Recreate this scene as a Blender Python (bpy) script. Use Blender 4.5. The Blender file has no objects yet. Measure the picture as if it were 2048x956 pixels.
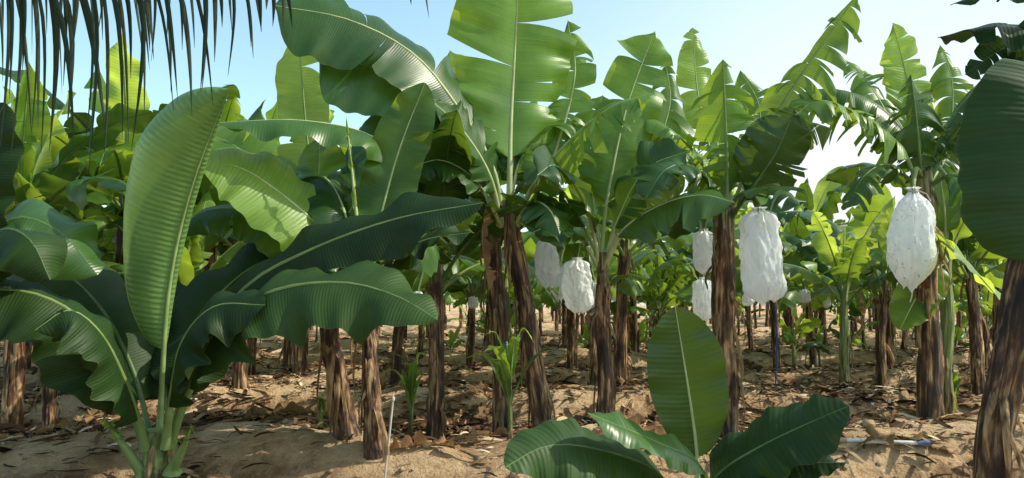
import bpy, math, random
from mathutils import Vector, Matrix, noise
scene=bpy.context.scene
COL=scene.collection
PI=math.pi
RNG=random.Random(11)
# ------------------------------------------------------------------ camera model
F=1518.0; CAMZ=1.25; PITCH=math.atan(127/F)
cP,sP=math.cos(PITCH),math.sin(PITCH)
def at(px,py,d):
    x=(px-1024)/F; y=(478-py)/F
    v=Vector((x,cP-y*sP,sP+y*cP))
    return Vector((0,0,CAMZ))+v*(d/v.y)
def dist(basey): return CAMZ*F/(basey-605.0)
def smooth(a,b,x):
    t=max(0.,min(1.,(x-a)/(b-a))); return t*t*(3-2*t)
def gh(x,y):
    v=Vector((x,y,0))
    h=0.15*noise.noise(v*0.33)+0.14*noise.noise(v*0.8+Vector((5,2,1)))+0.07*noise.noise(v*2.1)+.028*noise.noise(v*5.5)
    w=y+0.7*noise.noise(Vector((x*0.25,y*0.1,3.)))
    h+=0.30*(smooth(-0.2,0.75,math.sin(2*PI*(w-6.3)/3.3+PI/2))-0.5)*smooth(2.5,5,y)
    return h
# ------------------------------------------------------------------ mesh builder
class MB:
    def __init__(s): s.v=[];s.f=[];s.uv=[];s.mi=[]
    def add(s,v,f,uv,mi=0):
        o=len(s.v); s.v+=v; s.uv+=uv
        for q in f: s.f.append(tuple(i+o for i in q)); s.mi.append(mi)
    def merge(s,b,mi=0): s.add(b.v,b.f,b.uv,mi)
    def grid(s,rows,uvs,close=False,mi=0):
        n=len(rows);m=len(rows[0]);v=[p for r in rows for p in r];uv=[p for r in uvs for p in r];f=[]
        for i in range(n-1):
            for j in range(m-1): f.append((i*m+j,i*m+j+1,(i+1)*m+j+1,(i+1)*m+j))
        s.add(v,f,uv,mi)
    def mesh(s,name,mats,origin=Vector((0,0,0))):
        me=bpy.data.meshes.new(name)
        me.from_pydata([tuple(p-origin) for p in s.v],[],s.f)
        ul=me.uv_layers.new(name='UVMap')
        li=[0]*len(me.loops); me.loops.foreach_get('vertex_index',li)
        fl=[]
        for i in li: fl+=s.uv[i]
        ul.data.foreach_set('uv',fl)
        for m in (mats if isinstance(mats,(list,tuple)) else [mats]): me.materials.append(m)
        me.polygons.foreach_set('material_index',s.mi)
        me.polygons.foreach_set('use_smooth',[True]*len(me.polygons))
        me.update(); return me
    def build(s,name,mats,parent=None,origin=Vector((0,0,0))):
        o=bpy.data.objects.new(name,s.mesh(name,mats,origin)); COL.objects.link(o)
        if parent is not None: o.parent=parent
        elif origin.length>0: o.location=origin
        return o
def tag(o,label=None,cat=None,group=None,kind=None):
    if label:o['label']=label
    if cat:o['category']=cat
    if group:o['group']=group
    if kind:o['kind']=kind
    return o
def empty(name,loc,label,cat,group=None):
    o=bpy.data.objects.new(name,None);COL.objects.link(o);o.location=loc;o.empty_display_size=.1
    return tag(o,label,cat,group)
def copy_tree(o,parent=None):
    c=o.copy();COL.objects.link(c)
    if parent is not None:c.parent=parent
    for ch in o.children: copy_tree(ch,c)
    return c
def resample(pts,n):
    p=[2*pts[0]-pts[1]]+list(pts)+[2*pts[-1]-pts[-2]]
    fine=[]
    for i in range(1,len(p)-2):
        for k in range(16):
            t=k/16.;a,b,c,d=p[i-1],p[i],p[i+1],p[i+2]
            fine.append(0.5*((2*b)+(c-a)*t+(2*a-5*b+4*c-d)*t*t+(3*b-a-3*c+d)*t**3))
    fine.append(p[-2].copy())
    cum=[0.]
    for i in range(1,len(fine)): cum.append(cum[-1]+(fine[i]-fine[i-1]).length)
    L=cum[-1];out=[];j=0
    for i in range(n+1):
        s=L*i/n
        while j<len(cum)-2 and cum[j+1]<s: j+=1
        t=(s-cum[j])/max(1e-9,cum[j+1]-cum[j]); out.append(fine[j].lerp(fine[j+1],min(1,max(0,t))))
    return out,L
def tube(mb,pts,rad,seg=8,caps=True,mi=0,uvl=1.):
    n=len(pts);ref=Vector((0.13,0.9,0.3));rows=[];uvs=[]
    for i,p in enumerate(pts):
        T=(pts[min(i+1,n-1)]-pts[max(i-1,0)]).normalized()
        S=T.cross(ref)
        if S.length<.1:S=T.cross(Vector((1,0,0)))
        S.normalize();N=S.cross(T)
        r=rad[i] if isinstance(rad,list) else rad
        rows.append([p+(S*math.cos(a)+N*math.sin(a))*r for a in [2*PI*k/seg for k in range(seg+1)]])
        uvs.append([(k/seg,i/max(1,n-1)*uvl) for k in range(seg+1)])
    mb.grid(rows,uvs,mi=mi)
    if caps:
        for r,c in ((rows[0],pts[0]),(rows[-1],pts[-1])):
            mb.add([c]+r[:seg],[(0,k+1,(k+1)%seg+1) for k in range(seg)],[(0,0)]*(seg+1),mi)
# ------------------------------------------------------------------ leaf
ZUP=Vector((0,0,1))
def leaf_geo(pts,W,side=None,s0=.2,fold=.2,curl=-.5,tears=0,td=.3,wav=.03,tilt=0.,twist=0.,seed=0,n=46,m=6,bw=.22,rp=.022,sweep=.16,grav=0.,tip=.55,ribseg=7,asym=(1,1),tp=2.2,te=.75):
    rg=random.Random(seed*7919+13)
    K=60;mid,L=resample(pts,K)
    a=mid[-1]-mid[0];a.z=0
    if a.length<1e-4:a=Vector((1,0,0))
    a.normalize()
    S0=side if side is not None else a.cross(ZUP)
    sg=1 if a.x>=0 else -1
    Ts=[];Ss=[];Ns=[]
    for i in range(K+1):
        T=(mid[min(i+1,K)]-mid[max(i-1,0)]).normalized()
        S=(S0-T*T.dot(S0)).normalized()
        S=Matrix.Rotation(tilt*sg+twist*(i/K),3,T)@S
        Ts.append(T);Ss.append(S);Ns.append(S.cross(T))
    def ev(s):
        x=max(0,min(1,s))*K;i=min(K-1,int(x));t=x-i
        return mid[i].lerp(mid[i+1],t),Ts[i].lerp(Ts[i+1],t),Ss[i].lerp(Ss[i+1],t),Ns[i].lerp(Ns[i+1],t)
    def prof(v):
        q=min(1,v/bw);b=math.sqrt(max(0,1-(1-q)**2))
        t=max(0,(v-tip)/(1-tip));return max(.004,b*(max(0,1-t**tp))**te)
    mb=MB()
    f1=rg.uniform(7,13);f2=rg.uniform(17,26)
    many=tears>6
    for sgn in (1,-1):
        ph=rg.uniform(0,6.28);Wk=W*asym[0 if sgn>0 else 1]
        cuts=[];nt=max(0,int(tears+rg.uniform(-.3,.3)*tears))
        for k in range(nt):
            c=rg.uniform(.05,.96)
            if all(abs(c-e)>.014 for e in cuts): cuts.append(c)
        cuts=[0.]+sorted(cuts)+[1.]
        for si in range(len(cuts)-1):
            ta,tb=cuts[si],cuts[si+1]
            nk=max(2,int(round((tb-ta)*n)))
            torn=len(cuts)>2
            phi=td*rg.gauss(0,1) if torn else 0.
            gp=rg.uniform(.06,.35) if torn else 0.
            gv=grav*rg.uniform(.3,1.8); swj=sweep+((rg.uniform(-.35,.3) if many else rg.uniform(-.15,.15)) if torn else 0)
            wl=(rg.uniform(.62,1.05) if many else rg.uniform(.84,1.04)) if torn else 1.
            cx=rg.uniform(-.9,.5) if (torn and many) else 0.
            skew=rg.uniform(-.12,.12) if torn else 0.
            sm=(ta+tb)/2;rows=[];uvs=[]
            for k in range(nk+1):
                v=ta+(tb-ta)*k/nk
                w=Wk*prof(v)*wl*(1+skew*(2*k/nk-1));row=[];uvr=[];x=0.;z=0.
                for j in range(m+1):
                    u=j/m
                    if j>0:
                        ang=fold+phi*u+(curl+cx)*(u-.5/m)
                        x+=math.cos(ang)/m;z+=math.sin(ang)/m
                    vv=sm+(v-sm)*(1-gp*u*u)
                    P,T,S,N=ev(s0+(1-s0)*vv)
                    wv=wav*u**1.6*(math.sin(f1*v*2+ph)+.5*math.sin(f2*v*2+ph*2))*min(1,w/W*1.5)
                    q=P+S*(sgn*x*w)+N*(z*w+wv)+T*(swj*w*u**1.4)
                    q.z-=gv*w*u*u
                    row.append(q);uvr.append((sgn*u,(s0+(1-s0)*v)*L))
                if sgn<0: row=row[::-1];uvr=uvr[::-1]
                rows.append(row);uvs.append(uvr)
            mb.grid(rows,uvs)
    rb=MB();pp=[];rr=[]
    for i in range(0,K+1,3):
        s=i/K;r=max(.0025,rp*(1-.93*s)**1.0)
        if s<.06:r*=1.5-s*8
        pp.append(mid[i]-Ns[i]*r*.45);rr.append(r)
    tube(rb,pp,rr,ribseg,caps=False,uvl=L)
    return mb,rb
# ------------------------------------------------------------------ materials
def new_mat(name):
    m=bpy.data.materials.new(name);m.use_nodes=True;nt=m.node_tree;nt.nodes.clear()
    out=nt.nodes.new('ShaderNodeOutputMaterial');return m,nt,out
def nd(nt,t,ins=None,**kw):
    n=nt.nodes.new(t)
    for k,v in kw.items(): setattr(n,k,v)
    for k,v in (ins or {}).items():
        if hasattr(v,'default_value') or isinstance(v,bpy.types.NodeSocket): nt.links.new(v,n.inputs[k])
        else: n.inputs[k].default_value=v
    return n
def mth(nt,op,a,b=None,c=None,clamp=False):
    n=nt.nodes.new('ShaderNodeMath');n.operation=op;n.use_clamp=clamp
    for i,v in enumerate((a,b,c)):
        if v is None: continue
        if isinstance(v,bpy.types.NodeSocket): nt.links.new(v,n.inputs[i])
        else:n.inputs[i].default_value=v
    return n.outputs[0]
def mixc(nt,fac,a,b,mode='MIX'):
    n=nt.nodes.new('ShaderNodeMix');n.data_type='RGBA';n.blend_type=mode
    for k,v in ((0,fac),(6,a),(7,b)):
        if isinstance(v,bpy.types.NodeSocket): nt.links.new(v,n.inputs[k])
        elif k==0:n.inputs[0].default_value=v
        else:n.inputs[k].default_value=(v[0],v[1],v[2],1)
    return n.outputs[2]
def ramp(nt,fac,stops):
    n=nt.nodes.new('ShaderNodeValToRGB');e=n.color_ramp.elements
    while len(e)<len(stops):e.new(.5)
    for i,(p,c) in enumerate(stops): e[i].position=p;e[i].color=(c[0],c[1],c[2],1)
    nt.links.new(fac,n.inputs[0]);return n.outputs[0]
def leaf_mat(name,c1,c2,tc,tmix,rough=.38,edge=.6,vein=.022,bump=.10,spec=.45,vc=.022):
    m,nt,out=new_mat(name)
    uv=nd(nt,'ShaderNodeUVMap',uv_map='UVMap');sep=nd(nt,'ShaderNodeSeparateXYZ',{0:uv.outputs[0]})
    tex=nd(nt,'ShaderNodeTexCoord');info=nd(nt,'ShaderNodeObjectInfo')
    nz=nd(nt,'ShaderNodeTexNoise',{'Vector':tex.outputs['Object'],'Scale':2.6,'Detail':4.})
    nz2=nd(nt,'ShaderNodeTexNoise',{'Vector':tex.outputs['Object'],'Scale':22.,'Detail':3.})
    au=mth(nt,'ABSOLUTE',sep.outputs[0])
    vv=mth(nt,'ADD',mth(nt,'MULTIPLY',sep.outputs[1],2*PI/vein),mth(nt,'MULTIPLY',nz.outputs[0],9.))
    vv=mth(nt,'SUBTRACT',vv,mth(nt,'MULTIPLY',au,1.5))
    sn=mth(nt,'MULTIPLY',mth(nt,'SINE',vv),mth(nt,'MULTIPLY',nz2.outputs[0],1.6))
    fine=nd(nt,'ShaderNodeTexNoise',{'Vector':nd(nt,'ShaderNodeCombineXYZ',{0:mth(nt,'MULTIPLY',sep.outputs[0],.8),1:mth(nt,'MULTIPLY',sep.outputs[1],55.)}).outputs[0],'Scale':1.,'Detail':4.})
    fac=mth(nt,'ADD',mth(nt,'MULTIPLY',nz.outputs[0],.75),mth(nt,'MULTIPLY',fine.outputs[0],.25))
    fac=mth(nt,'MULTIPLY_ADD',mth(nt,'SUBTRACT',fac,.5),2.6,.5,True)
    col=mixc(nt,fac,c1,c2)
    val=mth(nt,'MULTIPLY_ADD',info.outputs['Random'],.8,.6)
    val=mth(nt,'MULTIPLY',val,mth(nt,'MULTIPLY_ADD',sn,vc,1.))
    hs=nd(nt,'ShaderNodeHueSaturation',{'Color':col,'Value':val,'Hue':mth(nt,'MULTIPLY_ADD',info.outputs['Random'],-.02,.51)})
    em=mth(nt,'ADD',au,mth(nt,'MULTIPLY',mth(nt,'SUBTRACT',nz2.outputs[0],.5),.22))
    em=mth(nt,'MULTIPLY',mth(nt,'MULTIPLY_ADD',em,14.,-13.6,True),edge)
    cb=mixc(nt,em,hs.outputs[0],(.20,.12,.035))
    tcol=mixc(nt,em,mixc(nt,1.,tc,mth(nt,'MULTIPLY_ADD',fac,.6,.6),'MULTIPLY'),(.45,.28,.05))
    bp=nd(nt,'ShaderNodeBump',{'Height':mth(nt,'ADD',sn,mth(nt,'MULTIPLY',fine.outputs[0],1.6)),'Strength':bump,'Distance':.004})
    pr=nd(nt,'ShaderNodeBsdfPrincipled',{'Base Color':cb,'Roughness':rough,'Normal':bp.outputs[0],'Specular IOR Level':spec})
    tr=nd(nt,'ShaderNodeBsdfTranslucent',{'Color':tcol,'Normal':bp.outputs[0]})
    mx=nd(nt,'ShaderNodeMixShader',{0:tmix,1:pr.outputs[0],2:tr.outputs[0]})
    nt.links.new(mx.outputs[0],out.inputs[0]);return m
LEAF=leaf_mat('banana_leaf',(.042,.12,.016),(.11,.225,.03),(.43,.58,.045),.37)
YOUNG=leaf_mat('young_banana_leaf',(.115,.225,.04),(.22,.35,.065),(.66,.80,.09),.46,edge=.25,bump=.25,vein=.032,vc=.04)
FURL=leaf_mat('furled_banana_leaf',(.07,.155,.04),(.13,.235,.06),(.24,.38,.06),.26,edge=.2,bump=.4,vein=.036,vc=.05,rough=.42)
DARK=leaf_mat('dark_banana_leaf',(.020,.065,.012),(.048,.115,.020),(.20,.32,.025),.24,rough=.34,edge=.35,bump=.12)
SHADE=leaf_mat('shaded_banana_leaf',(.012,.032,.008),(.026,.060,.013),(.06,.12,.015),.15,rough=.5,edge=.3,bump=.2,spec=.2,vc=.07)  # leaf green darkened, little translucency: shade painted into the colour of near leaves
DRY=leaf_mat('dry_leaf',(.11,.055,.025),(.34,.21,.10),(.35,.22,.09),.25,rough=.85,edge=.2,spec=.1)
def simple(name,c1,c2,scale=6.,rough=.6,bump=.2,stretch=None,spec=.3,trans=None):
    m,nt,out=new_mat(name)
    tex=nd(nt,'ShaderNodeTexCoord')
    vec=tex.outputs['Object']
    if stretch: vec=nd(nt,'ShaderNodeMapping',{'Vector':vec,'Scale':stretch}).outputs[0]
    nz=nd(nt,'ShaderNodeTexNoise',{'Vector':vec,'Scale':scale,'Detail':5.})
    col=ramp(nt,nz.outputs[0],[(.3,c1),(.7,c2)])
    bp=nd(nt,'ShaderNodeBump',{'Height':nz.outputs[0],'Strength':bump,'Distance':.01})
    pr=nd(nt,'ShaderNodeBsdfPrincipled',{'Base Color':col,'Roughness':rough,'Normal':bp.outputs[0],'Specular IOR Level':spec})
    if trans:
        tr=nd(nt,'ShaderNodeBsdfTranslucent',{'Color':(trans[0],trans[1],trans[2],1)})
        mx=nd(nt,'ShaderNodeMixShader',{0:trans[3],1:pr.outputs[0],2:tr.outputs[0]});nt.links.new(mx.outputs[0],out.inputs[0])
    else: nt.links.new(pr.outputs[0],out.inputs[0])
    return m
RIB=simple('midrib_green',(.16,.24,.07),(.28,.36,.13),8,.5,.15)
RIBPALE=simple('midrib_pale',(.30,.36,.15),(.45,.48,.24),8,.5,.15)
RIBDARK=simple('midrib_dark',(.06,.11,.035),(.12,.19,.06),8,.45,.15)
RIBMID=simple('petiole_green',(.11,.17,.05),(.20,.26,.085),8,.5,.15)
def trunk_mat(name,g0,g1,dk=1.):
    m,nt,out=new_mat(name)
    uv=nd(nt,'ShaderNodeUVMap',uv_map='UVMap');sep=nd(nt,'ShaderNodeSeparateXYZ',{0:uv.outputs[0]})
    an=mth(nt,'MULTIPLY',sep.outputs[0],2*PI)
    def cyl(k,z): return nd(nt,'ShaderNodeCombineXYZ',{0:mth(nt,'MULTIPLY',mth(nt,'COSINE',an),k),1:mth(nt,'MULTIPLY',mth(nt,'SINE',an),k),2:mth(nt,'MULTIPLY',sep.outputs[1],z)}).outputs[0]
    info=nd(nt,'ShaderNodeObjectInfo')
    sh=nd(nt,'ShaderNodeCombineXYZ',{2:mth(nt,'MULTIPLY',info.outputs['Random'],40.)}).outputs[0]
    n1=nd(nt,'ShaderNodeTexNoise',{'Vector':nd(nt,'ShaderNodeVectorMath',{0:cyl(3.4,3.4),1:sh}).outputs[0],'Scale':1.,'Detail':7.,'Roughness':.6,'Distortion':.5})
    n2=nd(nt,'ShaderNodeTexNoise',{'Vector':nd(nt,'ShaderNodeVectorMath',{0:cyl(1.1,5.5),1:sh}).outputs[0],'Scale':1.,'Detail':6.,'Distortion':.6})
    n3=nd(nt,'ShaderNodeTexNoise',{'Vector':nd(nt,'ShaderNodeVectorMath',{0:cyl(3.,20.),1:sh}).outputs[0],'Scale':1.,'Detail':5.})
    f=mth(nt,'ADD',mth(nt,'MULTIPLY',n1.outputs[0],.36),mth(nt,'ADD',mth(nt,'MULTIPLY',n2.outputs[0],.42),mth(nt,'MULTIPLY',n3.outputs[0],.22)))
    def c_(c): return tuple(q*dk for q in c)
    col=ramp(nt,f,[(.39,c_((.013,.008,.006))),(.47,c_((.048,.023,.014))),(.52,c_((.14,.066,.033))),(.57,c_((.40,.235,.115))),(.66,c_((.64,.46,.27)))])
    gcol=ramp(nt,n1.outputs[0],[(.35,(.06,.07,.022)),(.5,(.15,.20,.06)),(.7,(.31,.35,.14))])
    t=mth(nt,'ADD',sep.outputs[1],mth(nt,'MULTIPLY',mth(nt,'SUBTRACT',n2.outputs[0],.5),.9))
    g=nd(nt,'ShaderNodeMapRange',{'Value':t,'From Min':g0,'From Max':g1}).outputs[0]
    c=mixc(nt,g,col,gcol)
    bp=nd(nt,'ShaderNodeBump',{'Height':f,'Strength':1.,'Distance':.04})
    pr=nd(nt,'ShaderNodeBsdfPrincipled',{'Base Color':c,'Roughness':.6,'Normal':bp.outputs[0],'Specular IOR Level':.35})
    nt.links.new(pr.outputs[0],out.inputs[0]);return m
TRUNK=trunk_mat('dry_pseudostem',.85,1.15)
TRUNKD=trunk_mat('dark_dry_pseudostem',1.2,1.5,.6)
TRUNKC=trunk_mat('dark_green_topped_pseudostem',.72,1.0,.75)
TRUNKG=trunk_mat('green_pseudostem',.12,.45)
TRUNKA=trunk_mat('half_green_pseudostem',.15,.75)
SHEATH=simple('dry_sheath',(.04,.019,.011),(.46,.31,.17),6,.8,.6,(6,6,1),.2,(.4,.25,.1,.2))
# ------------------------------------------------------------------ trunk
def trunk_geo(pts,r0,r1,seed=0,seg=28,rings=48,flare=.25):
    rg=random.Random(seed+500);mid,L=resample(pts,rings);mb=MB();rows=[];uvs=[]
    off=rg.uniform(0,50)
    for i,p in enumerate(mid):
        t=i/rings;T=(mid[min(i+1,rings)]-mid[max(i-1,0)]).normalized()
        S=T.cross(Vector((0,1,0)));S.normalize();N=S.cross(T)
        r=r0+(r1-r0)*t+r0*flare*max(0,1-t*6)**2
        p=p+Vector((noise.noise(Vector((off,t*4,0))),noise.noise(Vector((off+9,t*4,0))),0))*r0*.22*min(1,t*5)*min(1,(1-t)*5)
        row=[];uvr=[]
        for k in range(seg+1):
            a=2*PI*(k%seg)/seg
            saw=((a/(2*PI))*2+t*2.3+off)%1.0
            saw2=((a/(2*PI))*-1+t*4.1+off*1.7)%1.0
            nn=noise.noise(Vector((math.cos(a)*1.6+off,math.sin(a)*1.6,t*6)))
            n2=noise.noise(Vector((math.cos(a)*4,math.sin(a)*4+off,t*7)))
            rr=r*(1+.15*nn+.10*n2+.15*(saw-.5)+.10*(saw2-.5))
            row.append(p+(S*math.cos(a)+N*math.sin(a))*rr);uvr.append((k/seg,t))
        rows.append(row);uvs.append(uvr)
    mb.grid(rows,uvs)
    c=mid[-1];top=rows[-1][:seg];mb.add([c]+top,[(0,k+1,(k+1)%seg+1) for k in range(seg)],[(0.,1.)]*(seg+1))
    return mb,mid
def flap_geo(mid,r,t,ang,L,w,seed):
    rg=random.Random(seed);mb=MB();i=int(t*(len(mid)-1));p=mid[i];rows=[];uvs=[]
    o=Vector((math.cos(ang),math.sin(ang),0));s=Vector((-math.sin(ang),math.cos(ang),0))
    out=rg.uniform(.0,.11);cw=rg.uniform(.5,1.6);tw=rg.uniform(-.9,.9)
    for k in range(8):
        q=k/7;row=[];uvr=[]
        c=p+o*(r*1.02+out*math.sin(q*2.3)*(1 if q<.8 else .9))-ZUP*(L*q)
        ww=w*(1-.75*q**1.5)
        for j in range(5):
            u=j/4-.5
            row.append(c+s*(u*2*ww*math.cos(tw*q))+o*(-(u*u)*ww*cw*2+u*ww*tw*q*2)+ZUP*(.02*math.sin(u*9+q*5)));uvr.append((u,q))
        rows.append(row);uvs.append(uvr)
    mb.grid(rows,uvs);return mb
def plant(name,label,cat,base,tp,r0,r1,leaves,tmat=None,group=None,flaps=6,seed=0,rib=None,dead=0,hi=True):
    """tp: world points of the stem; leaves: list of dicts for leaf_geo"""
    root=empty(name,base,label,cat,group)
    mb,mid=trunk_geo(tp,r0,r1,seed);mb.build('pseudostem',tmat or TRUNK,root,base)
    rg=random.Random(seed+77)
    for k in range(flaps):
        t=rg.uniform(.15,.97);flap_geo(mid,r0+(r1-r0)*t,t,rg.uniform(0,2*PI) if rg.random()<.3 else rg.uniform(-PI,0),rg.uniform(.15,.6),rg.uniform(.010,.036),seed*31+k).build('dry_sheath',SHEATH,root,base)
    for k in range(dead):
        az=rg.uniform(-2.6,-.5);d=Vector((math.cos(az),math.sin(az),0));tpz=mid[-1]
        pts=[tpz-ZUP*.1,tpz+d*.22-ZUP*.05,tpz+d*.3-ZUP*.35,tpz+d*.22-ZUP*rg.uniform(.6,.9)]
        lb,rb=leaf_geo(pts,rg.uniform(.05,.09),s0=.25,fold=-.8,curl=-1.2,tears=7,td=.4,seed=seed*5+k,rp=.014)
        o=lb.build('dead_leaf',DRY,root,base);rb.build('midrib',SHEATH,o,base)
    for k,lf in enumerate(leaves):
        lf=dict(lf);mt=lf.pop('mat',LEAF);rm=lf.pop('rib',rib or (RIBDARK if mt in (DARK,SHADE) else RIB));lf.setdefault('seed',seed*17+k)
        pts=lf.pop('p');pts=[at(*q) if isinstance(q,tuple) else q for q in pts]
        lb,rb=leaf_geo(pts,**lf)
        o=lb.build('leaf',mt,root,base);rb.build('midrib',rm,o,base)
    return root,mid
XP=Vector((1,0,0));XM=Vector((-1,0,0))
def ground_pt(px,py,d):
    p=at(px,py,d);p.z=gh(p.x,p.y)-.04;return p
def hero(label,tpix,r0,r1,leaves,**kw):
    tp=[at(*q) for q in tpix];b=tp[0].copy();b.z=gh(b.x,b.y);tp[0].z=b.z-.06
    name=kw.pop('name','banana_plant');ex=kw.pop('extra',0);rag=kw.pop('rag',False)
    leaves=list(leaves)
    if ex:
        rg=random.Random(kw.get('seed',0)*3+5);top=tp[-1];az0=rg.uniform(0,1)
        for i in range(ex):
            az=-.25+(PI+.5)*((i+rg.uniform(.2,.8))/ex);e0=math.radians(rg.uniform(62,82));e1=math.radians(rg.uniform(-35,35) if rag else rg.uniform(-25,45));L=rg.uniform(1.4,1.9)
            d=Vector((math.cos(az),math.sin(az),0));p=top-ZUP*.1;pts=[p.copy()]
            for k in range(7):
                e=e0+(e1-e0)*(k/6)**1.3;p=p+(d*math.cos(e)+ZUP*math.sin(e))*(L/7);pts.append(p.copy())
            leaves.append(dict(p=pts,W=rg.uniform(.22,.30),s0=.2,fold=rg.uniform(-.3,.3),curl=rg.uniform(-.8,-.2),tears=rg.choice((18,22,28)) if rag else rg.choice((4,8,12,16)),td=rg.uniform(.3,.55),twist=rg.uniform(-.9,.9),grav=rg.uniform(.35,.75) if rag else rg.uniform(.1,.4),mat=rg.choice((LEAF,LEAF,DARK,YOUNG))))
    return plant(name,label,'banana plant',b,tp,r0,r1,leaves,**kw)
# ---- A : furled leaf plant, left foreground
PP=dict(rib=RIBMID,rp=.034)
hero('young banana plant with one tall pale half-rolled upright leaf, left foreground',[(312,985,5.2),(311,940,5.2),(314,900,5.2),(319,860,5.2)],.115,.085,[
 dict(p=[(320,880,5.3),(326,740,5.32),(336,600,5.32),(356,480,5.3),(388,360,5.22),(424,262,5.12),(458,178,4.98)],W=.90,asym=(1,.10),side=XM,s0=.24,fold=-.5,curl=2.9,bw=.62,mat=FURL,wav=.02,rp=.022,tip=.60,tp=1.7,te=.85,sweep=.06,n=60,m=10,twist=.35),
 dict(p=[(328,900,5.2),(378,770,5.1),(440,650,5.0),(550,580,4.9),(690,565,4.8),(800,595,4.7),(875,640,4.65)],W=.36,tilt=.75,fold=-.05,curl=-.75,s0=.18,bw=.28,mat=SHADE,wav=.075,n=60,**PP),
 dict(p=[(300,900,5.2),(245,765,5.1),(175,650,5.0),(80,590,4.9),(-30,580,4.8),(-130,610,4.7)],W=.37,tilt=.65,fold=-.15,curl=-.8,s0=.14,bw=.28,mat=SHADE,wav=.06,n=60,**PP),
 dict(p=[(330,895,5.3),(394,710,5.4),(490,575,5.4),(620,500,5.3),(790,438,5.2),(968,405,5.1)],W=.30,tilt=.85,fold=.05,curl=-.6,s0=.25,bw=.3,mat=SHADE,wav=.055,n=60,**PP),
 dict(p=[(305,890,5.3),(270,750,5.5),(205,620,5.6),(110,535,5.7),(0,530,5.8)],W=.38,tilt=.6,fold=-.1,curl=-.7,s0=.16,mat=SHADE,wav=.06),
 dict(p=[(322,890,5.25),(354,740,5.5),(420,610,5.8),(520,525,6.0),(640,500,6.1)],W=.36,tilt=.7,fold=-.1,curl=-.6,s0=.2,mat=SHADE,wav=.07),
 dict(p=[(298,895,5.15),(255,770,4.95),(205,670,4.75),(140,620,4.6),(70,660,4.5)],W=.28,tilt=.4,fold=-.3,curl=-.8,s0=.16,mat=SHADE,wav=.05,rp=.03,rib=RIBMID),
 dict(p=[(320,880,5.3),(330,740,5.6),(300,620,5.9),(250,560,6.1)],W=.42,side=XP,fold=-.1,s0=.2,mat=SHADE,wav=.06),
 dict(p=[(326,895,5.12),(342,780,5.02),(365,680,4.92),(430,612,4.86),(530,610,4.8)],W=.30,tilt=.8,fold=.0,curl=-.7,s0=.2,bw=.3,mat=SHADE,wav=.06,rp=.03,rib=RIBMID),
 dict(p=[(295,950,5.15),(250,890,5.1),(205,830,5.05)],W=.03,tilt=.4,s0=.5,rp=.045,rib=RIBMID,mat=LEAF),
 dict(p=[(338,940,5.12),(365,890,5.05),(384,850,5.0)],W=.02,tilt=.4,s0=.5,rp=.045,rib=RIBMID,mat=LEAF),
],tmat=TRUNKA,flaps=8,seed=1)
# ---- B : plant left of frame
hero('banana plant cut off by the left picture edge, only its arching leaves in view',[(-90,1000,4.9),(-85,800,4.9),(-80,640,4.9)],.12,.08,[
 dict(p=[(-80,680,4.9),(-40,510,4.9),(30,435,4.95),(120,465,5.0),(195,550,5.05)],W=.34,tilt=.75,fold=-.1,curl=-.7,s0=.2,wav=.06,mat=DARK),
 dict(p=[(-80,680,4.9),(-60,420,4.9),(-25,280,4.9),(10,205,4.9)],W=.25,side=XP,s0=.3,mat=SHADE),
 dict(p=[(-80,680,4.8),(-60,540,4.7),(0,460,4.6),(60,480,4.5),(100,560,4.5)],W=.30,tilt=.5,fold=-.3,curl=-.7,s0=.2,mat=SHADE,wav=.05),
],flaps=3,seed=2)
# ---- C : twin stems
hero('brown-stemmed banana plant with dry peeling sheaths, left one of the twin stems left of centre',[(697,985,5.9),(682,800,5.9),(655,640,5.9),(640,560,5.95)],.088,.064,[
 dict(p=[(645,610,5.9),(640,500,6.1),(636,400,6.3),(640,270,6.4)],W=.26,side=XP,s0=.25,tears=2),
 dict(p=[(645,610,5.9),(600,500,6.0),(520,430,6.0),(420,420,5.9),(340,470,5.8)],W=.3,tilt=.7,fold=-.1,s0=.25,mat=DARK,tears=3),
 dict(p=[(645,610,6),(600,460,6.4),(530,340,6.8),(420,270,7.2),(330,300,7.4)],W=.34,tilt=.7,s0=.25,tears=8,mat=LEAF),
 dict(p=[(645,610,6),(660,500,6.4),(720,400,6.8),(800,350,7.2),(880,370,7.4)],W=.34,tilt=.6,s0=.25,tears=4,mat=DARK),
 dict(p=[(645,610,6.1),(632,430,7),(612,250,7.5),(596,45,7.7)],W=.28,side=XP,s0=.42,mat=YOUNG,tears=2,fold=.2),
],flaps=10,seed=3,extra=3,tmat=TRUNKC)
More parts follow.
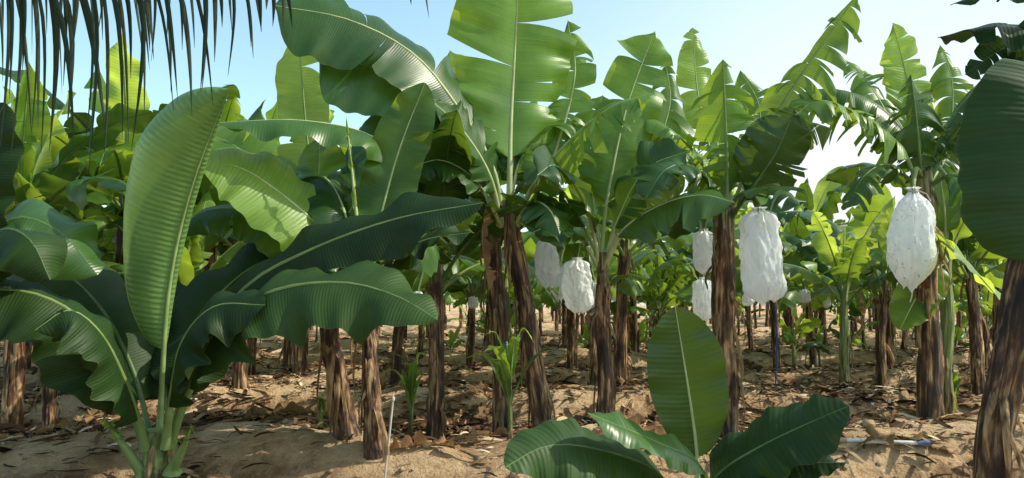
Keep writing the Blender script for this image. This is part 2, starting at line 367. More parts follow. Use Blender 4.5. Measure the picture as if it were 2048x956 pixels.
hero('slim greenish banana stem with a lit leaf reaching left, right one of the twin stems',[(750,985,5.7),(744,800,5.7),(736,670,5.75),(712,570,5.85)],.074,.046,[
 dict(p=[(722,600,5.8),(685,520,5.85),(640,455,5.9),(560,385,5.8),(480,335,5.7),(395,320,5.6)],W=.36,tilt=.85,fold=0.,curl=-.4,s0=.2,mat=YOUNG),
 dict(p=[(722,600,5.9),(765,470,6),(790,345,6.1),(740,270,6),(600,240,5.8),(435,245,5.6)],W=.25,tilt=.35,fold=-.2,curl=-.6,s0=.42,mat=DARK),
 dict(p=[(722,600,5.8),(750,480,5.9),(795,310,6.0),(850,165,6.0)],W=.23,side=XP,s0=.3,fold=.3,mat=LEAF),
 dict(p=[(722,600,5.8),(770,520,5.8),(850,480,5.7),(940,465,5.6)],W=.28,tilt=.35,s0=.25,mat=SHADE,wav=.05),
 dict(p=[(722,600,5.7),(714,450,5.7),(693,235,5.7)],W=.016,side=XP,s0=.4,rib=RIBPALE,rp=.024),
 dict(p=[(722,600,5.9),(740,440,6.2),(760,330,6.5),(830,240,6.7),(900,250,6.8)],W=.36,tilt=.7,s0=.25,mat=DARK,tears=2),
],tmat=TRUNKC,flaps=6,seed=4,rib=RIBPALE,extra=1)
# ---- D : tall centre
hero('brown banana stem just left of the tall centre plant, slightly thinner and upright',[(1005,880,7.2),(1000,700,7.2),(985,470,7.2),(975,410,7.2)],.086,.064,[
 dict(p=[(980,440,7.2),(940,330,7.4),(890,240,7.7),(820,200,8.0)],W=.34,tilt=.7,s0=.25,tears=8),
 dict(p=[(980,440,7.2),(1060,360,7.5),(1140,330,7.8),(1220,350,8)],W=.3,tilt=.4,s0=.25,tears=8),
 dict(p=[(980,440,7.2),(930,400,7.0),(870,420,6.9),(830,490,6.8)],W=.3,tilt=.3,s0=.25,tears=3,mat=DARK),
 dict(p=[(980,440,7.2),(960,330,7.6),(935,200,8.0),(900,100,8.3)],W=.3,side=XP,s0=.25,tears=9,mat=YOUNG),
],flaps=16,seed=5,extra=2)
hero('tallest centre banana plant with a huge upright leaf reaching the top edge',[(1094,880,7.0),(1065,700,7.0),(1030,500,7.0),(1018,400,7.0)],.105,.072,[
 dict(p=[(1020,450,7.0),(1020,370,7.0),(1022,250,7.1),(1030,100,7.15),(1039,-60,7.1)],W=.60,side=Vector((1,.25,0)),s0=.25,fold=.3,curl=-.6,tears=4,td=.2,bw=.15,tip=.8,rp=.035,wav=.04),
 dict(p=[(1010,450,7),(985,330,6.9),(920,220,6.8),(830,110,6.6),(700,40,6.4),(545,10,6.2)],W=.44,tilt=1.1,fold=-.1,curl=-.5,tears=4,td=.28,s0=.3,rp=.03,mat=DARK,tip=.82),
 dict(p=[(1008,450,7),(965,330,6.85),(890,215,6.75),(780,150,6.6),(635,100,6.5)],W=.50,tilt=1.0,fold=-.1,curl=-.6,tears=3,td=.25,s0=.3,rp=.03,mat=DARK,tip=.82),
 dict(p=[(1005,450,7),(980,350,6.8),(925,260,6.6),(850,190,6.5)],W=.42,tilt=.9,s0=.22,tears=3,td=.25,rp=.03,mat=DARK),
 dict(p=[(1028,450,7),(1060,380,6.9),(1130,290,6.7),(1220,215,6.5),(1310,185,6.4)],W=.33,tilt=.45,tears=22,td=.5,grav=.45,s0=.2,rp=.03,mat=LEAF),
 dict(p=[(1032,450,7.1),(1075,385,7.2),(1115,290,7.3),(1150,150,7.4),(1135,40,7.5)],W=.26,side=XP,tears=14,td=.5,s0=.35,rp=.03,grav=.3),
 dict(p=[(1005,450,7),(950,360,6.6),(880,320,6.4),(815,340,6.2)],W=.28,tilt=.3,fold=-.3,s0=.25,mat=DARK,tears=3),
 dict(p=[(1028,450,7),(1060,405,6.8),(1100,420,6.5),(1130,500,6.4)],W=.24,tilt=.3,fold=-.3,s0=.25,mat=DARK,tears=4),
],flaps=18,seed=6,rib=RIBPALE,extra=3,dead=1)
# ---- E
hero('slender banana plant with dark spreading leaves, right of the tall centre plant',[(1213,892,6.9),(1209,700,6.9),(1205,560,6.9),(1204,505,6.9)],.088,.054,[
 dict(p=[(1204,530,6.9),(1208,450,7),(1225,340,7.1),(1258,200,7.2),(1310,62,7.3)],W=.36,side=XP,s0=.25,tears=6,td=.28,fold=.1),
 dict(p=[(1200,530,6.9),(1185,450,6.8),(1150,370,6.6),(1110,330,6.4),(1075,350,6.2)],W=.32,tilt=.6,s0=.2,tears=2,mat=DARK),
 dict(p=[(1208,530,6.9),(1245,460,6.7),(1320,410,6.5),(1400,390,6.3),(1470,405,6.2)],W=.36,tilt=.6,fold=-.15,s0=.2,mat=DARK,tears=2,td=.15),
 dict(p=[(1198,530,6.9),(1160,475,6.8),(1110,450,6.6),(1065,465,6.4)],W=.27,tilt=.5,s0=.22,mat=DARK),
 dict(p=[(1206,530,6.9),(1190,420,7.1),(1180,300,7.3),(1205,190,7.5)],W=.3,side=XP,s0=.3,tears=5,td=.28),
 dict(p=[(1210,530,6.9),(1260,430,7.2),(1300,330,7.4),(1340,210,7.6),(1330,120,7.7)],W=.28,side=XP,s0=.25,tears=18,td=.55,grav=.5),
 dict(p=[(1206,530,6.9),(1235,440,6.8),(1290,340,6.7),(1380,300,6.6)],W=.33,tilt=.8,s0=.25,tears=5,mat=DARK),
],flaps=12,seed=7,rib=RIBPALE,extra=2)
# ---- F
hero('stout banana plant with yellow-edged drooping leaves between two white fruit bags',[(1455,870,7.1),(1449,700,7.1),(1447,530,7.1),(1448,410,7.1)],.12,.092,[
 dict(p=[(1449,440,7.1),(1455,370,7.05),(1452,250,7.0),(1446,118,6.9)],W=.46,side=XP,s0=.16,tears=9,td=.38,fold=-.2,curl=-.6,grav=.35,bw=.3,tip=.4),
 dict(p=[(1455,440,7.1),(1490,350,7.0),(1560,220,6.9),(1630,110,6.8),(1715,-10,6.7)],W=.31,side=Vector((.75,-.5,-.4)),tears=26,td=.55,grav=.6,s0=.2),
 dict(p=[(1458,440,7.1),(1505,375,6.9),(1555,300,6.7),(1590,215,6.6)],W=.34,side=Vector((.9,-.2,0)),s0=.25,tears=5,fold=-.1,mat=DARK),
 dict(p=[(1442,440,7.1),(1420,370,6.8),(1380,330,6.6),(1330,340,6.4),(1290,400,6.3)],W=.30,tilt=.5,s0=.25,tears=8,mat=DARK),
 dict(p=[(1452,440,7.2),(1500,330,7.6),(1520,220,7.8),(1480,140,7.9)],W=.3,side=XP,s0=.25,tears=18,grav=.6,td=.5),
 dict(p=[(1458,440,7.1),(1500,385,6.7),(1550,375,6.4),(1600,410,6.2)],W=.2,tilt=.3,s0=.25,tears=10,mat=DARK,grav=.3),
 dict(p=[(1445,440,7.2),(1420,300,7.6),(1395,180,7.9),(1385,55,8.1)],W=.2,side=XP,s0=.45,tears=4,mat=YOUNG),
 dict(p=[(1442,440,7.1),(1400,400,7),(1370,420,6.9),(1350,480,6.8)],W=.2,tilt=.3,s0=.25,tears=3,mat=DARK),
],flaps=20,seed=8,dead=1,extra=4,rag=True)
# ---- G
hero('ragged-leaved banana plant on the right with a dotted white bag hanging left of its stem',[(1860,882,7.0),(1857,700,7.0),(1851,500,7.0),(1845,345,7.0)],.105,.082,[
 dict(p=[(1846,375,7),(1838,300,6.9),(1832,230,6.85),(1822,148,6.8)],W=.38,side=XP,s0=.12,tears=16,td=.45,fold=-.35,curl=-.6,grav=.55,mat=DARK,tip=.35),
 dict(p=[(1843,375,7.2),(1828,250,7.4),(1812,150,7.5),(1785,45,7.5)],W=.22,side=XP,s0=.35,tears=3,mat=YOUNG),
 dict(p=[(1840,375,7),(1800,290,6.9),(1720,230,6.8),(1640,200,6.7),(1590,230,6.6)],W=.30,tilt=.4,tears=26,td=.55,grav=.6,s0=.2),
 dict(p=[(1850,375,7),(1900,280,6.9),(1960,200,6.7),(2040,150,6.5)],W=.3,tilt=.3,tears=22,td=.5,grav=.5,s0=.2,mat=DARK),
 dict(p=[(1840,375,7),(1780,330,6.8),(1730,350,6.6),(1690,420,6.5)],W=.22,tilt=.2,tears=12,s0=.2,mat=DARK,grav=.4),
 dict(p=[(1852,375,7),(1895,300,7.3),(1905,170,7.5),(1880,90,7.6)],W=.25,side=XP,tears=18,s0=.25,grav=.5,td=.5),
 dict(p=[(1852,375,7),(1900,350,6.8),(1950,380,6.6),(1985,450,6.5)],W=.25,tilt=.3,tears=12,s0=.2,mat=DARK,grav=.4),
 dict(p=[(1843,375,7.1),(1790,260,7.3),(1740,170,7.5),(1690,120,7.7)],W=.25,tilt=.5,tears=20,s0=.25,grav=.5,td=.5),
],flaps=14,seed=9,extra=4,rag=True)
hero('thin green banana stem close behind the bagged right plant with smooth upright leaves',[(1888,870,7.4),(1893,700,7.4),(1893,560,7.4),(1892,480,7.4)],.07,.048,[
 dict(p=[(1892,520,7.4),(1890,430,7.4),(1880,340,7.4),(1885,250,7.4)],W=.22,side=XP,s0=.2),
 dict(p=[(1892,520,7.4),(1930,440,7.3),(1970,380,7.2),(2010,370,7.1)],W=.24,tilt=.5,s0=.2),
 dict(p=[(1892,520,7.3),(1880,480,6.9),(1930,520,6.4),(1980,575,6.0),(2028,630,5.7)],W=.2,tilt=.9,s0=.15,mat=YOUNG),
 dict(p=[(1892,520,7.4),(1870,540,7.2),(1830,600,7.0),(1800,660,6.9)],W=.2,tilt=.4,s0=.2,mat=LEAF),
],tmat=TRUNKG,flaps=2,seed=10,rib=RIBPALE,extra=2)
# ---- H
hero('close leaning brown banana stem with a big dark blue-green leaf at the right picture edge',[(1968,1100,3.8),(1992,900,3.8),(2022,700,3.8),(2062,480,3.8)],.088,.07,[
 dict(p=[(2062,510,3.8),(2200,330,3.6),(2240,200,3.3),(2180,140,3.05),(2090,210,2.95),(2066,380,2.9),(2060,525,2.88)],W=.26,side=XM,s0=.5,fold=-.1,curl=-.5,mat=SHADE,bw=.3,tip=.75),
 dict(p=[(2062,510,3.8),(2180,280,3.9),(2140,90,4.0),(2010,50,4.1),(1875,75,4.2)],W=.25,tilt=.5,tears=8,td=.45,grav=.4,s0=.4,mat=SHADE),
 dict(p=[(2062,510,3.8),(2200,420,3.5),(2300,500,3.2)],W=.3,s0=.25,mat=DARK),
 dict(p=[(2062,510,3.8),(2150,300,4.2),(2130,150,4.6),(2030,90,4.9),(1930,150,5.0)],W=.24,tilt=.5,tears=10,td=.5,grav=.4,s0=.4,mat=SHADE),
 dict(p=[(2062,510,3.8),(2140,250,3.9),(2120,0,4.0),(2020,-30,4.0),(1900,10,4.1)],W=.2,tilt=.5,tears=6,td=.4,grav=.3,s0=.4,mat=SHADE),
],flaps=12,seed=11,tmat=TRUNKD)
# ---- I young sucker in front
hero('knee-high young banana plant in the foreground with one broad oval upright leaf',[(1395,1165,3.4),(1396,1060,3.4),(1395,960,3.4)],.055,.03,[
 dict(p=[(1395,980,3.4),(1393,900,3.4),(1377,780,3.38),(1350,612,3.35)],W=.175,side=XP,s0=.17,fold=.22,curl=-.15,bw=.5,tip=.5,mat=DARK,wav=.008,rp=.012,rib=RIBPALE),
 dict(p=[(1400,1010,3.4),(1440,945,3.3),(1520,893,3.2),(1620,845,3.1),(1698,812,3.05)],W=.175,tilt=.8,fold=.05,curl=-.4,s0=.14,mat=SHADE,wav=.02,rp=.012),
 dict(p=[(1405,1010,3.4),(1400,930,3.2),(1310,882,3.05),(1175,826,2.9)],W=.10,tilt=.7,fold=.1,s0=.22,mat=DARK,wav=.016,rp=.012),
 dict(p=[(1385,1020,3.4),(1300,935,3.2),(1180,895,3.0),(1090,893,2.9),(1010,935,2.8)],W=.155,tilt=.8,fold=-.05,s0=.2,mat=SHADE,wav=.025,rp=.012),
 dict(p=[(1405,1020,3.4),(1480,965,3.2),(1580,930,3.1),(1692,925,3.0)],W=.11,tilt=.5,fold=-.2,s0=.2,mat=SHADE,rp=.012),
],tmat=TRUNKG,flaps=0,seed=12)
# ------------------------------------------------------------------ generic plants
def gen_leaves(seed,H,nl,top,s=1.,droopy=1.):
    rg=random.Random(seed*101+3);out=[];a0=rg.uniform(0,6.28)
    for i in range(nl):
        f=i/(nl-1);az=a0+i*2.4+rg.uniform(-.3,.3)
        e0=math.radians(84-44*f+rg.uniform(-6,6));e1=math.radians(60-115*f*droopy+rg.uniform(-15,15))
        L=(1.65+.35*math.sin(f*3))*s*rg.uniform(.85,1.1)
        if i==0:L*=.85
        p=top-ZUP*(.16+.15*f);pts=[p.copy()];d=Vector((math.cos(az),math.sin(az),0))
        for k in range(7):
            t=k/6;e=e0+(e1-e0)*t**1.25;p=p+(d*math.cos(e)+ZUP*math.sin(e))*(L/7);pts.append(p.copy())
        tr=0 if rg.random()<.08 else int(rg.uniform(2,9)+rg.random()**2*18*f)
        out.append(dict(p=pts,W=rg.uniform(.23,.31)*s*(0.8 if i==0 else 1),s0=.2,fold=rg.uniform(-.4,.35),curl=rg.uniform(-1.,-.2),tears=tr,td=rg.uniform(.2,.6),
            twist=rg.uniform(-1.,1.),grav=rg.uniform(0,.5)*f,wav=rg.uniform(.02,.06),mat=YOUNG if f<.3 and rg.random()<.55 else (DARK if rg.random()<.45 else LEAF)))
    return out
def gen_stem(seed,H):
    rg=random.Random(seed+9);lx,ly=rg.uniform(-.16,.16),rg.uniform(-.1,.1)
    return [Vector((0,0,-.12)),Vector((lx*.2,ly*.2,H*.35)),Vector((lx*.6,ly*.6,H*.7)),Vector((lx,ly,H))]
PROTO=[];O=Vector((0,0,0))
for k in range(5):
    H=[1.95,1.75,2.1,1.6,1.85][k];tp=gen_stem(k+30,H)
    r,_=plant('banana_plant','x','banana plant',O,tp,[.092,.082,.096,.075,.088][k],[.065,.056,.07,.052,.06][k],gen_leaves(k+40,H,[12,11,12,9,11][k],tp[-1]),tmat=TRUNKG if k==3 else TRUNK,flaps=11,seed=50+k,dead=1 if k%2 else 0)
    PROTO.append([r,False])
def place(k,x,y,rot,sc,label,group=None):
    pr=PROTO[k]
    o=pr[0] if not pr[1] else copy_tree(pr[0]);pr[1]=True
    o.location=(x,y,gh(x,y));o.rotation_euler=(0,0,rot);o.scale=(sc,sc,sc)
    o['label']=label
    if group:o['group']=group
    return o
MG='banana plants of the second and third rows'
occupied=[]
mids=[ # px, base y, variant, rot, scale, label
 (25,862,2,.4,1.0,'banana plant with a brown stem at the far left, nearest stem to the left edge'),
 (135,803,0,2.1,1.15,'banana plant behind the pale furled leaf, short dark stem second from the left edge'),
 (232,820,2,4.0,1.15,'banana plant hidden behind the furled-leaf plant, its crown rising above the furled leaf'),
 (428,800,4,1.2,1.1,'banana plant with a sunlit tan stem just right of the furled-leaf plant'),
 (478,806,1,3.3,1.05,'banana plant with a dark stem a step right of the sunlit tan stem'),
 (872,872,4,5.1,1.0,'banana plant with a tan stem midway between the twin stems and the tall centre plant'),
 (600,765,2,.2,1.28,'banana plant in the second row behind the left twin stem, leaves bright against the sky'),
 (1240,795,0,2.8,1.0,'banana plant seen close behind the slender plant right of centre'),
 (1690,793,3,1.9,.85,'small fresh green banana plant standing alone between the two bagged plants'),
 (1552,722,1,.9,1.05,'banana plant tied with blue twine, behind the stout bagged plant'),
 (1145,745,2,3.9,1.0,'banana plant behind the centre gap holding a white fruit bag'),
 (1395,760,4,2.2,1.05,'banana plant just left behind the stout plant, half hidden by two white bags'),
 (940,735,1,5.5,1.05,'banana plant in the third row left of the tall centre plant'),
 (1780,735,2,.5,1.0,'banana plant in the third row left of the bagged right plant'),
 (1960,790,0,4.4,.95,'banana plant in the second row between the bagged right plant and the close leaning stem'),
 (85,765,1,1.0,1.1,'banana plant in the third row close to the left edge'),
 (320,760,0,5.0,1.15,'banana plant in the third row behind the base of the furled-leaf plant'),
 (790,760,4,3.0,1.1,'banana plant in the second row behind the slim greenish stem'),
 (1020,765,3,4.1,1.25,'banana plant directly behind the two centre stems'),
 (350,835,1,5.6,.82,'low-crowned banana plant close behind the furled leaf, its flat lit leaves right of it'),
 (100,845,4,.9,.85,'low-crowned banana plant between the far left stem and the furled leaf'),
]
for px,by,k,rot,sc,lab in mids:
    d=dist(by);p=at(px,by,d);place(k,p.x,p.y,rot,sc,lab,MG);occupied.append((p.x,p.y))
# far rows : single-mesh plants
FARM=[];NF=8
def farmesh(k,lo=False):
    H=[1.8,1.65,1.95,1.5,1.85,1.7,2.0,1.75][k];tp=gen_stem(k+70,H);mb=MB()
    t,mid=trunk_geo(tp,.080,.055,k+90,seg=6 if lo else 12,rings=5 if lo else 16);mb.merge(t,0)
    if not lo:
        for q in range(6):
            tt=.3+.13*q;mb.merge(flap_geo(mid,.075,tt,q*1.7+k,.4,.035,k*9+q),4)
    for i,lf in enumerate(gen_leaves(k+60,H,[9,10,9,8,10,9,9,10][k],tp[-1],1.1,1.08)):
        mt=lf.pop('mat');pts=lf.pop('p')
        if lo: lf['tears']=min(lf['tears'],3)
        lb,rb=leaf_geo(pts,seed=k*50+i,n=8 if lo else 22,m=2 if lo else 3,ribseg=4,**lf)
        mb.merge(lb,{'banana_leaf':1,'young_banana_leaf':2,'dark_banana_leaf':3}[mt.name])
        if not lo: mb.merge(rb,5)
    return mb
for k in range(NF): FARM.append(farmesh(k).mesh('banana_plant',[TRUNK,LEAF,YOUNG,DARK,SHEATH,RIB]))
zones=[(170,'at the left edge'),(520,'behind the furled-leaf plant'),(860,'behind the twin stems'),(1120,'behind the tall centre plant'),(1330,'behind the slender plant right of centre'),(1600,'behind the stout bagged plant'),(1800,'in the gap between the two bagged plants'),(9999,'behind the bagged right plant')]
rows=[(11.8,2.0,'third'),(13.9,1.6,'fourth'),(16.2,1.35,'fifth'),(18.6,1.2,'sixth'),(21.4,1.2,'seventh'),(25,1.25,'eighth'),(29.5,1.4,'ninth'),(35,1.7,'tenth'),(42,2.1,'eleventh')]
nfar=0
for d0,sp,rw in rows:
    xm=d0*.69+.7;x=-xm+RNG.uniform(0,1)
    while x<xm:
        y=d0+RNG.uniform(-.9,.9);xx=x+RNG.uniform(-.45,.45);x+=sp
        if any((xx-a)**2+(y-b)**2<.4 for a,b in occupied): continue
        occupied.append((xx,y))
        o=bpy.data.objects.new('banana_plant',RNG.choice(FARM));COL.objects.link(o)
        s=RNG.uniform(.72,1.12)*(1.0 if d0<30 else 1.1);o.location=(xx,y,gh(xx,y));o.rotation_euler=(0,0,RNG.uniform(0,6.28));o.scale=(s,s,s*RNG.uniform(.95,1.1))
        px=1024+F*xx/y;z=[t for lim,t in zones if px<lim][0]
        tag(o,'distant banana plant of the %s row, %s'%(rw,z),'banana plant','distant banana plants of the %s row %s'%(rw,z));nfar+=1
LO=[farmesh(k,True) for k in range(4)];mass=MB()
for i in range(260):
    y=47+60*RNG.random()**1.4;x=RNG.uniform(-.72,.72)*y;b=LO[i%4];a=RNG.uniform(0,6.28);s=RNG.uniform(.9,1.4);M=Matrix.Translation((x,y,gh(x,y)-.3))@Matrix.Rotation(a,4,'Z')@Matrix.Scale(s,4)
    o0=len(mass.v);mass.v+=[M@p for p in b.v];mass.uv+=b.uv;mass.f+=[tuple(q+o0 for q in f) for f in b.f];mass.mi+=b.mi
tag(mass.build('distant_plantation',[TRUNK,LEAF,YOUNG,DARK]),'far-off mass of banana plants closing the view at the horizon','plantation',kind='stuff')
# ------------------------------------------------------------------ suckers
def sucker(label,px,by,h,seed,n=5,W=.06,spread=1.):
    d=dist(by);p=at(px,by,d);b=Vector((p.x,p.y,gh(p.x,p.y)));rg=random.Random(seed);lv=[]
    tp=[b-ZUP*.05,b+ZUP*h*.25,b+ZUP*h*.5]
    for i in range(n):
        az=i*2.4+rg.uniform(0,1);dd=Vector((math.cos(az),math.sin(az)*.7,0));r=rg.uniform(.15,.35)*h*(.4+.6*i/n)*spread
        q=b+ZUP*h*(.2+.3*(1-i/n));lv.append(dict(p=[q,q+dd*r*.35+ZUP*h*.25,q+dd*r*.8+ZUP*h*.42,q+dd*r*1.5+ZUP*h*.42*rg.uniform(.7,1.2)],W=W*rg.uniform(.8,1.2),s0=.15,fold=.3,rp=.01,mat=rg.choice((LEAF,LEAF,DARK,YOUNG)),wav=.006,bw=.4,tip=.35))
    plant('banana_sucker',label,'banana sucker',b,tp,.024,.013,lv,tmat=TRUNKG,flaps=0,seed=seed,group='small banana suckers sprouting beside the stems')
sucker('leafy banana sucker at the foot of the tall centre plant, left of its stem',1020,905,.98,201,8,.05,1.6)
sucker('thin banana sucker standing left of the tan stem between twin stems and centre',822,845,.95,202,7,.04,1.2)
sucker('small banana sucker in front of the bagged right plant',1905,850,.7,205)
sucker('tiny sprouting banana sucker near the white riser pipe',640,900,.35,206,4,.03)
sucker('small banana sucker in the soil between the two bagged plants',1640,745,.8,207)
# waist-high young plants between the rows (one mesh each, shared by copies)
YM=[]
for k in range(4):
    rg=random.Random(600+k);mb=MB();h=rg.uniform(.5,.8);tp=[Vector((0,0,-.08)),Vector((.01,.01,h*.5)),Vector((.02,.0,h))]
    t,_=trunk_geo(tp,.045,.025,k+300,seg=8,rings=8);mb.merge(t,0)
    for i,lf in enumerate(gen_leaves(k+310,h,6,tp[-1],.5)):
        mt=lf.pop('mat');pts=lf.pop('p');lf['tears']=min(2,lf['tears']);lf['wav']*=.5;lb,rb=leaf_geo(pts,seed=k*60+i,n=16,m=3,ribseg=4,rp=.012,**lf)
        mb.merge(lb,{'banana_leaf':1,'young_banana_leaf':2,'dark_banana_leaf':3}[mt.name]);mb.merge(rb,4)
    YM.append(mb.mesh('young_banana_plant',[TRUNKG,LEAF,YOUNG,DARK,RIB]))
for i in range(36):
    y=13+16*RNG.random();xx=RNG.uniform(-.7,.7)*y
    if any((xx-a)**2+(y-b)**2<.12 for a,b in occupied): continue
    o=bpy.data.objects.new('young_banana_plant',YM[i%4]);COL.objects.link(o);s=RNG.uniform(.7,1.2)
    o.location=(xx,y,gh(xx,y));o.rotation_euler=(0,0,RNG.uniform(0,6.28));o.scale=(s,s,s)
    px=1024+F*xx/y;z=[t for lim,t in zones if px<lim][0];rw='nearer' if y<16 else ('middle' if y<22 else 'farther')
    tag(o,'low young banana plant between the %s rows, %s'%(rw,z),'young banana plant','low young banana plants between the %s rows %s'%(rw,z))
# ------------------------------------------------------------------ fruit bags
def bag_mat(name,dots):
    m,nt,out=new_mat(name)
    uv=nd(nt,'ShaderNodeUVMap',uv_map='UVMap');sep=nd(nt,'ShaderNodeSeparateXYZ',{0:uv.outputs[0]})
    tex=nd(nt,'ShaderNodeTexCoord')
    nz=nd(nt,'ShaderNodeTexNoise',{'Vector':tex.outputs['Object'],'Scale':9.,'Detail':5.})
    nzb=nd(nt,'ShaderNodeTexNoise',{'Vector':tex.outputs['Object'],'Scale':6.,'Detail':3.})
    jx=mth(nt,'MULTIPLY',mth(nt,'SUBTRACT',nz.outputs[0],.5),.24);jy=mth(nt,'MULTIPLY',mth(nt,'SUBTRACT',nzb.outputs[0],.5),.5)
    def fr(s,j,k): return mth(nt,'SUBTRACT',mth(nt,'FRACT',mth(nt,'MULTIPLY',mth(nt,'ADD',s,j),k)),.5)
    a=fr(sep.outputs[0],jx,14.);b=fr(sep.outputs[1],jy,10.)
    d=mth(nt,'SQRT',mth(nt,'ADD',mth(nt,'MULTIPLY',a,a),mth(nt,'MULTIPLY',b,b)))
    dot=mth(nt,'LESS_THAN',d,.075)
    col=mixc(nt,nz.outputs[0],(.86,.88,.91),(.95,.95,.95));col=mixc(nt,mth(nt,'MULTIPLY',dot,dots),col,(.2,.21,.23))
    wr=nd(nt,'ShaderNodeTexNoise',{'Vector':nd(nt,'ShaderNodeMapping',{'Vector':tex.outputs['Object'],'Scale':(1,1,.6)}).outputs[0],'Scale':7.,'Detail':5.,'Distortion':2.2},noise_type='RIDGED_MULTIFRACTAL')
    wc=mth(nt,'MINIMUM',wr.outputs[0],2.)
    bp=nd(nt,'ShaderNodeBump',{'Height':wc,'Strength':.9,'Distance':.032})
    pr=nd(nt,'ShaderNodeBsdfPrincipled',{'Base Color':col,'Roughness':.26,'Normal':bp.outputs[0],'Specular IOR Level':.6})
    tr=nd(nt,'ShaderNodeBsdfTranslucent',{'Color':mixc(nt,1.,col,(.98,1.,1.),'MULTIPLY'),'Normal':bp.outputs[0]})
    mx=nd(nt,'ShaderNodeMixShader',{0:.50,1:pr.outputs[0],2:tr.outputs[0]})
    tp=nd(nt,'ShaderNodeBsdfTransparent');mx2=nd(nt,'ShaderNodeMixShader',{0:.10,1:mx.outputs[0],2:tp.outputs[0]})
    nt.links.new(mx2.outputs[0],out.inputs[0]);return m
BAG=bag_mat('white_bag_plastic',.12);BAGD=bag_mat('white_dotted_bag_plastic',.8)
TWINE=simple('pale_twine',(.4,.38,.33),(.6,.57,.5),20,.8);BLUE=simple('blue_twine',(.03,.07,.22),(.06,.13,.36),20,.7)
STALK=simple('fruit_stalk',(.08,.12,.03),(.18,.24,.07),8,.6)
KS_TEAR=[(0,.30),(.03,.15),(.07,.24),(.14,.55),(.24,.78),(.42,.93),(.60,1.),(.74,1.0),(.84,.84),(.92,.56),(.97,.3),(1,.26)]
KS_BOX=[(0,.36),(.025,.22),(.05,.36),(.09,.70),(.16,.88),(.35,.95),(.55,1.),(.78,1.0),(.87,.92),(.94,.70),(.98,.4),(1,.34)]
def bag(label,px,top,bot,wpx,d,seed,stalk_from=None,ks=None,lean=0.,mat=None):
    rg=random.Random(seed);a=at(px,top,d);b=at(px,bot,d);H=(a.z-b.z);Wd=wpx/F*d/2
    ks=ks or rg.choice((KS_BOX,KS_TEAR))
    root=empty('fruit_bag',a,label,'fruit bag','white perforated bags over the banana bunches')
    mb=MB();rows=[];uvs=[];n=64;seg=96;o=rg.uniform(0,50);lx=lean*H
    for i in range(n+1):
        t=i/n
        for q in range(len(ks)-1):
            if ks[q][0]<=t<=ks[q+1][0]: r=ks[q][1]+(ks[q+1][1]-ks[q][1])*(t-ks[q][0])/(ks[q+1][0]-ks[q][0]);break
        row=[];uvr=[]
        for k in range(seg+1):
            an=2*PI*(k%seg)/seg;ca,sa=math.cos(an),math.sin(an)
            wx=.8*noise.noise(Vector((ca*1.2,sa*1.2+o,t*2.5)))
            rid=1-2*abs(noise.noise(Vector((ca*1.8+o+wx,sa*1.8-wx,t*2.8+wx*1.5))))
            rid2=1-2*abs(noise.noise(Vector((ca*3.8+wx*2,sa*3.8+o,t*5.5+wx*2))))
            rid3=1-2*abs(noise.noise(Vector((ca*8+wx*2,sa*8+o,t*10-wx*2))))
            ple=(.26*max(0,1-t*3.5)+.03+.12*smooth(.8,1,t))*math.sin(an*8+o+2.5*t+wx*4)+.19*noise.noise(Vector((ca*1.1+o,sa*1.1,t*3.)))+.12*(rid-.6)+.09*(rid2-.6)+.045*(rid3-.6)
            rr=Wd*r*(1+ple)
            z=-H*t+(.08*H*noise.noise(Vector((ca*1.5,sa*1.5,o))))*smooth(.6,1,t)
            row.append(a+Vector((rr*ca+lx*t*t,rr*sa*.8,z)));uvr.append((k/seg,t*H/.8))
        rows.append(row);uvs.append(uvr)
    mb.grid(rows,uvs);mb.build('bag_cover',mat or BAG,root,a)
    tb=MB();tube(tb,[a+Vector((Wd*.2*math.cos(q*.7),Wd*.2*math.sin(q*.7),-H*.03-.001*q)) for q in range(19)],.006,6)
    tube(tb,[a+Vector((Wd*.2,0,-H*.03)),a+Vector((Wd*.5,-.03,-H*.07)),a+Vector((Wd*.6,-.06,-H*.15))],.005,5);tb.build('tie_string',TWINE,root,a)
    sb=MB();up=stalk_from if stalk_from else a+Vector((rg.choice((-1,1))*.14,.1,.32))
    tube(sb,resample([up,up.lerp(a,.55)+ZUP*.12,a+ZUP*.02,a-ZUP*H*.12],14)[0],.022,8);sb.build('bunch_stalk',STALK,root,a)
    if seed%2==0:
        eb=MB();tube(eb,resample([a+Vector((lx,0,-H*.95)),a+Vector((lx+.01,-.02,-H*1.06)),a+Vector((lx-.005,-.01,-H*1.15))],8)[0],.006,5);eb.build('loose_string',TWINE,root,a)
bag('large dotted white fruit bag hanging left of the right plant, highest of the big bags',1826,375,574,90,6.5,302,at(1842,352,6.95),KS_TEAR,-.08,BAGD)
bag('crumpled white fruit bag hanging right of the stout banana stem',1517,415,602,82,6.6,303,at(1460,410,7.05),KS_BOX,.06)
bag('narrow white fruit bag peeking out left of the stout banana stem, upper of two',1408,458,545,42,7.8,304,None,KS_BOX)
bag('white fruit bag low behind the left side of the stout stem, lower of two',1405,555,640,42,9.6,305)
bag('white fruit bag hanging right of the two centre stems, lit on one side',1092,468,576,48,7.3,306,at(1030,450,7.1),KS_TEAR,.06)
bag('white fruit bag in the centre gap, largest beside the slender plant',1154,515,625,58,9.0,307,None,KS_BOX,.03)
bag('white fruit bag partly hidden left of the larger bag in the centre gap',1120,528,600,34,9.6,308,None,KS_TEAR)
bag('small white fruit bag touching the slender stem on its left',1187,562,630,30,10.2,309)
bag('small white fruit bag just right of the slender stem, far off',1249,553,590,34,10.6,311)
bag('small white fruit bag far behind the twin stems',692,606,641,32,10.5,312)
bag('narrow white fruit bag beside the tan stem left of centre',836,580,625,20,9.6,313)
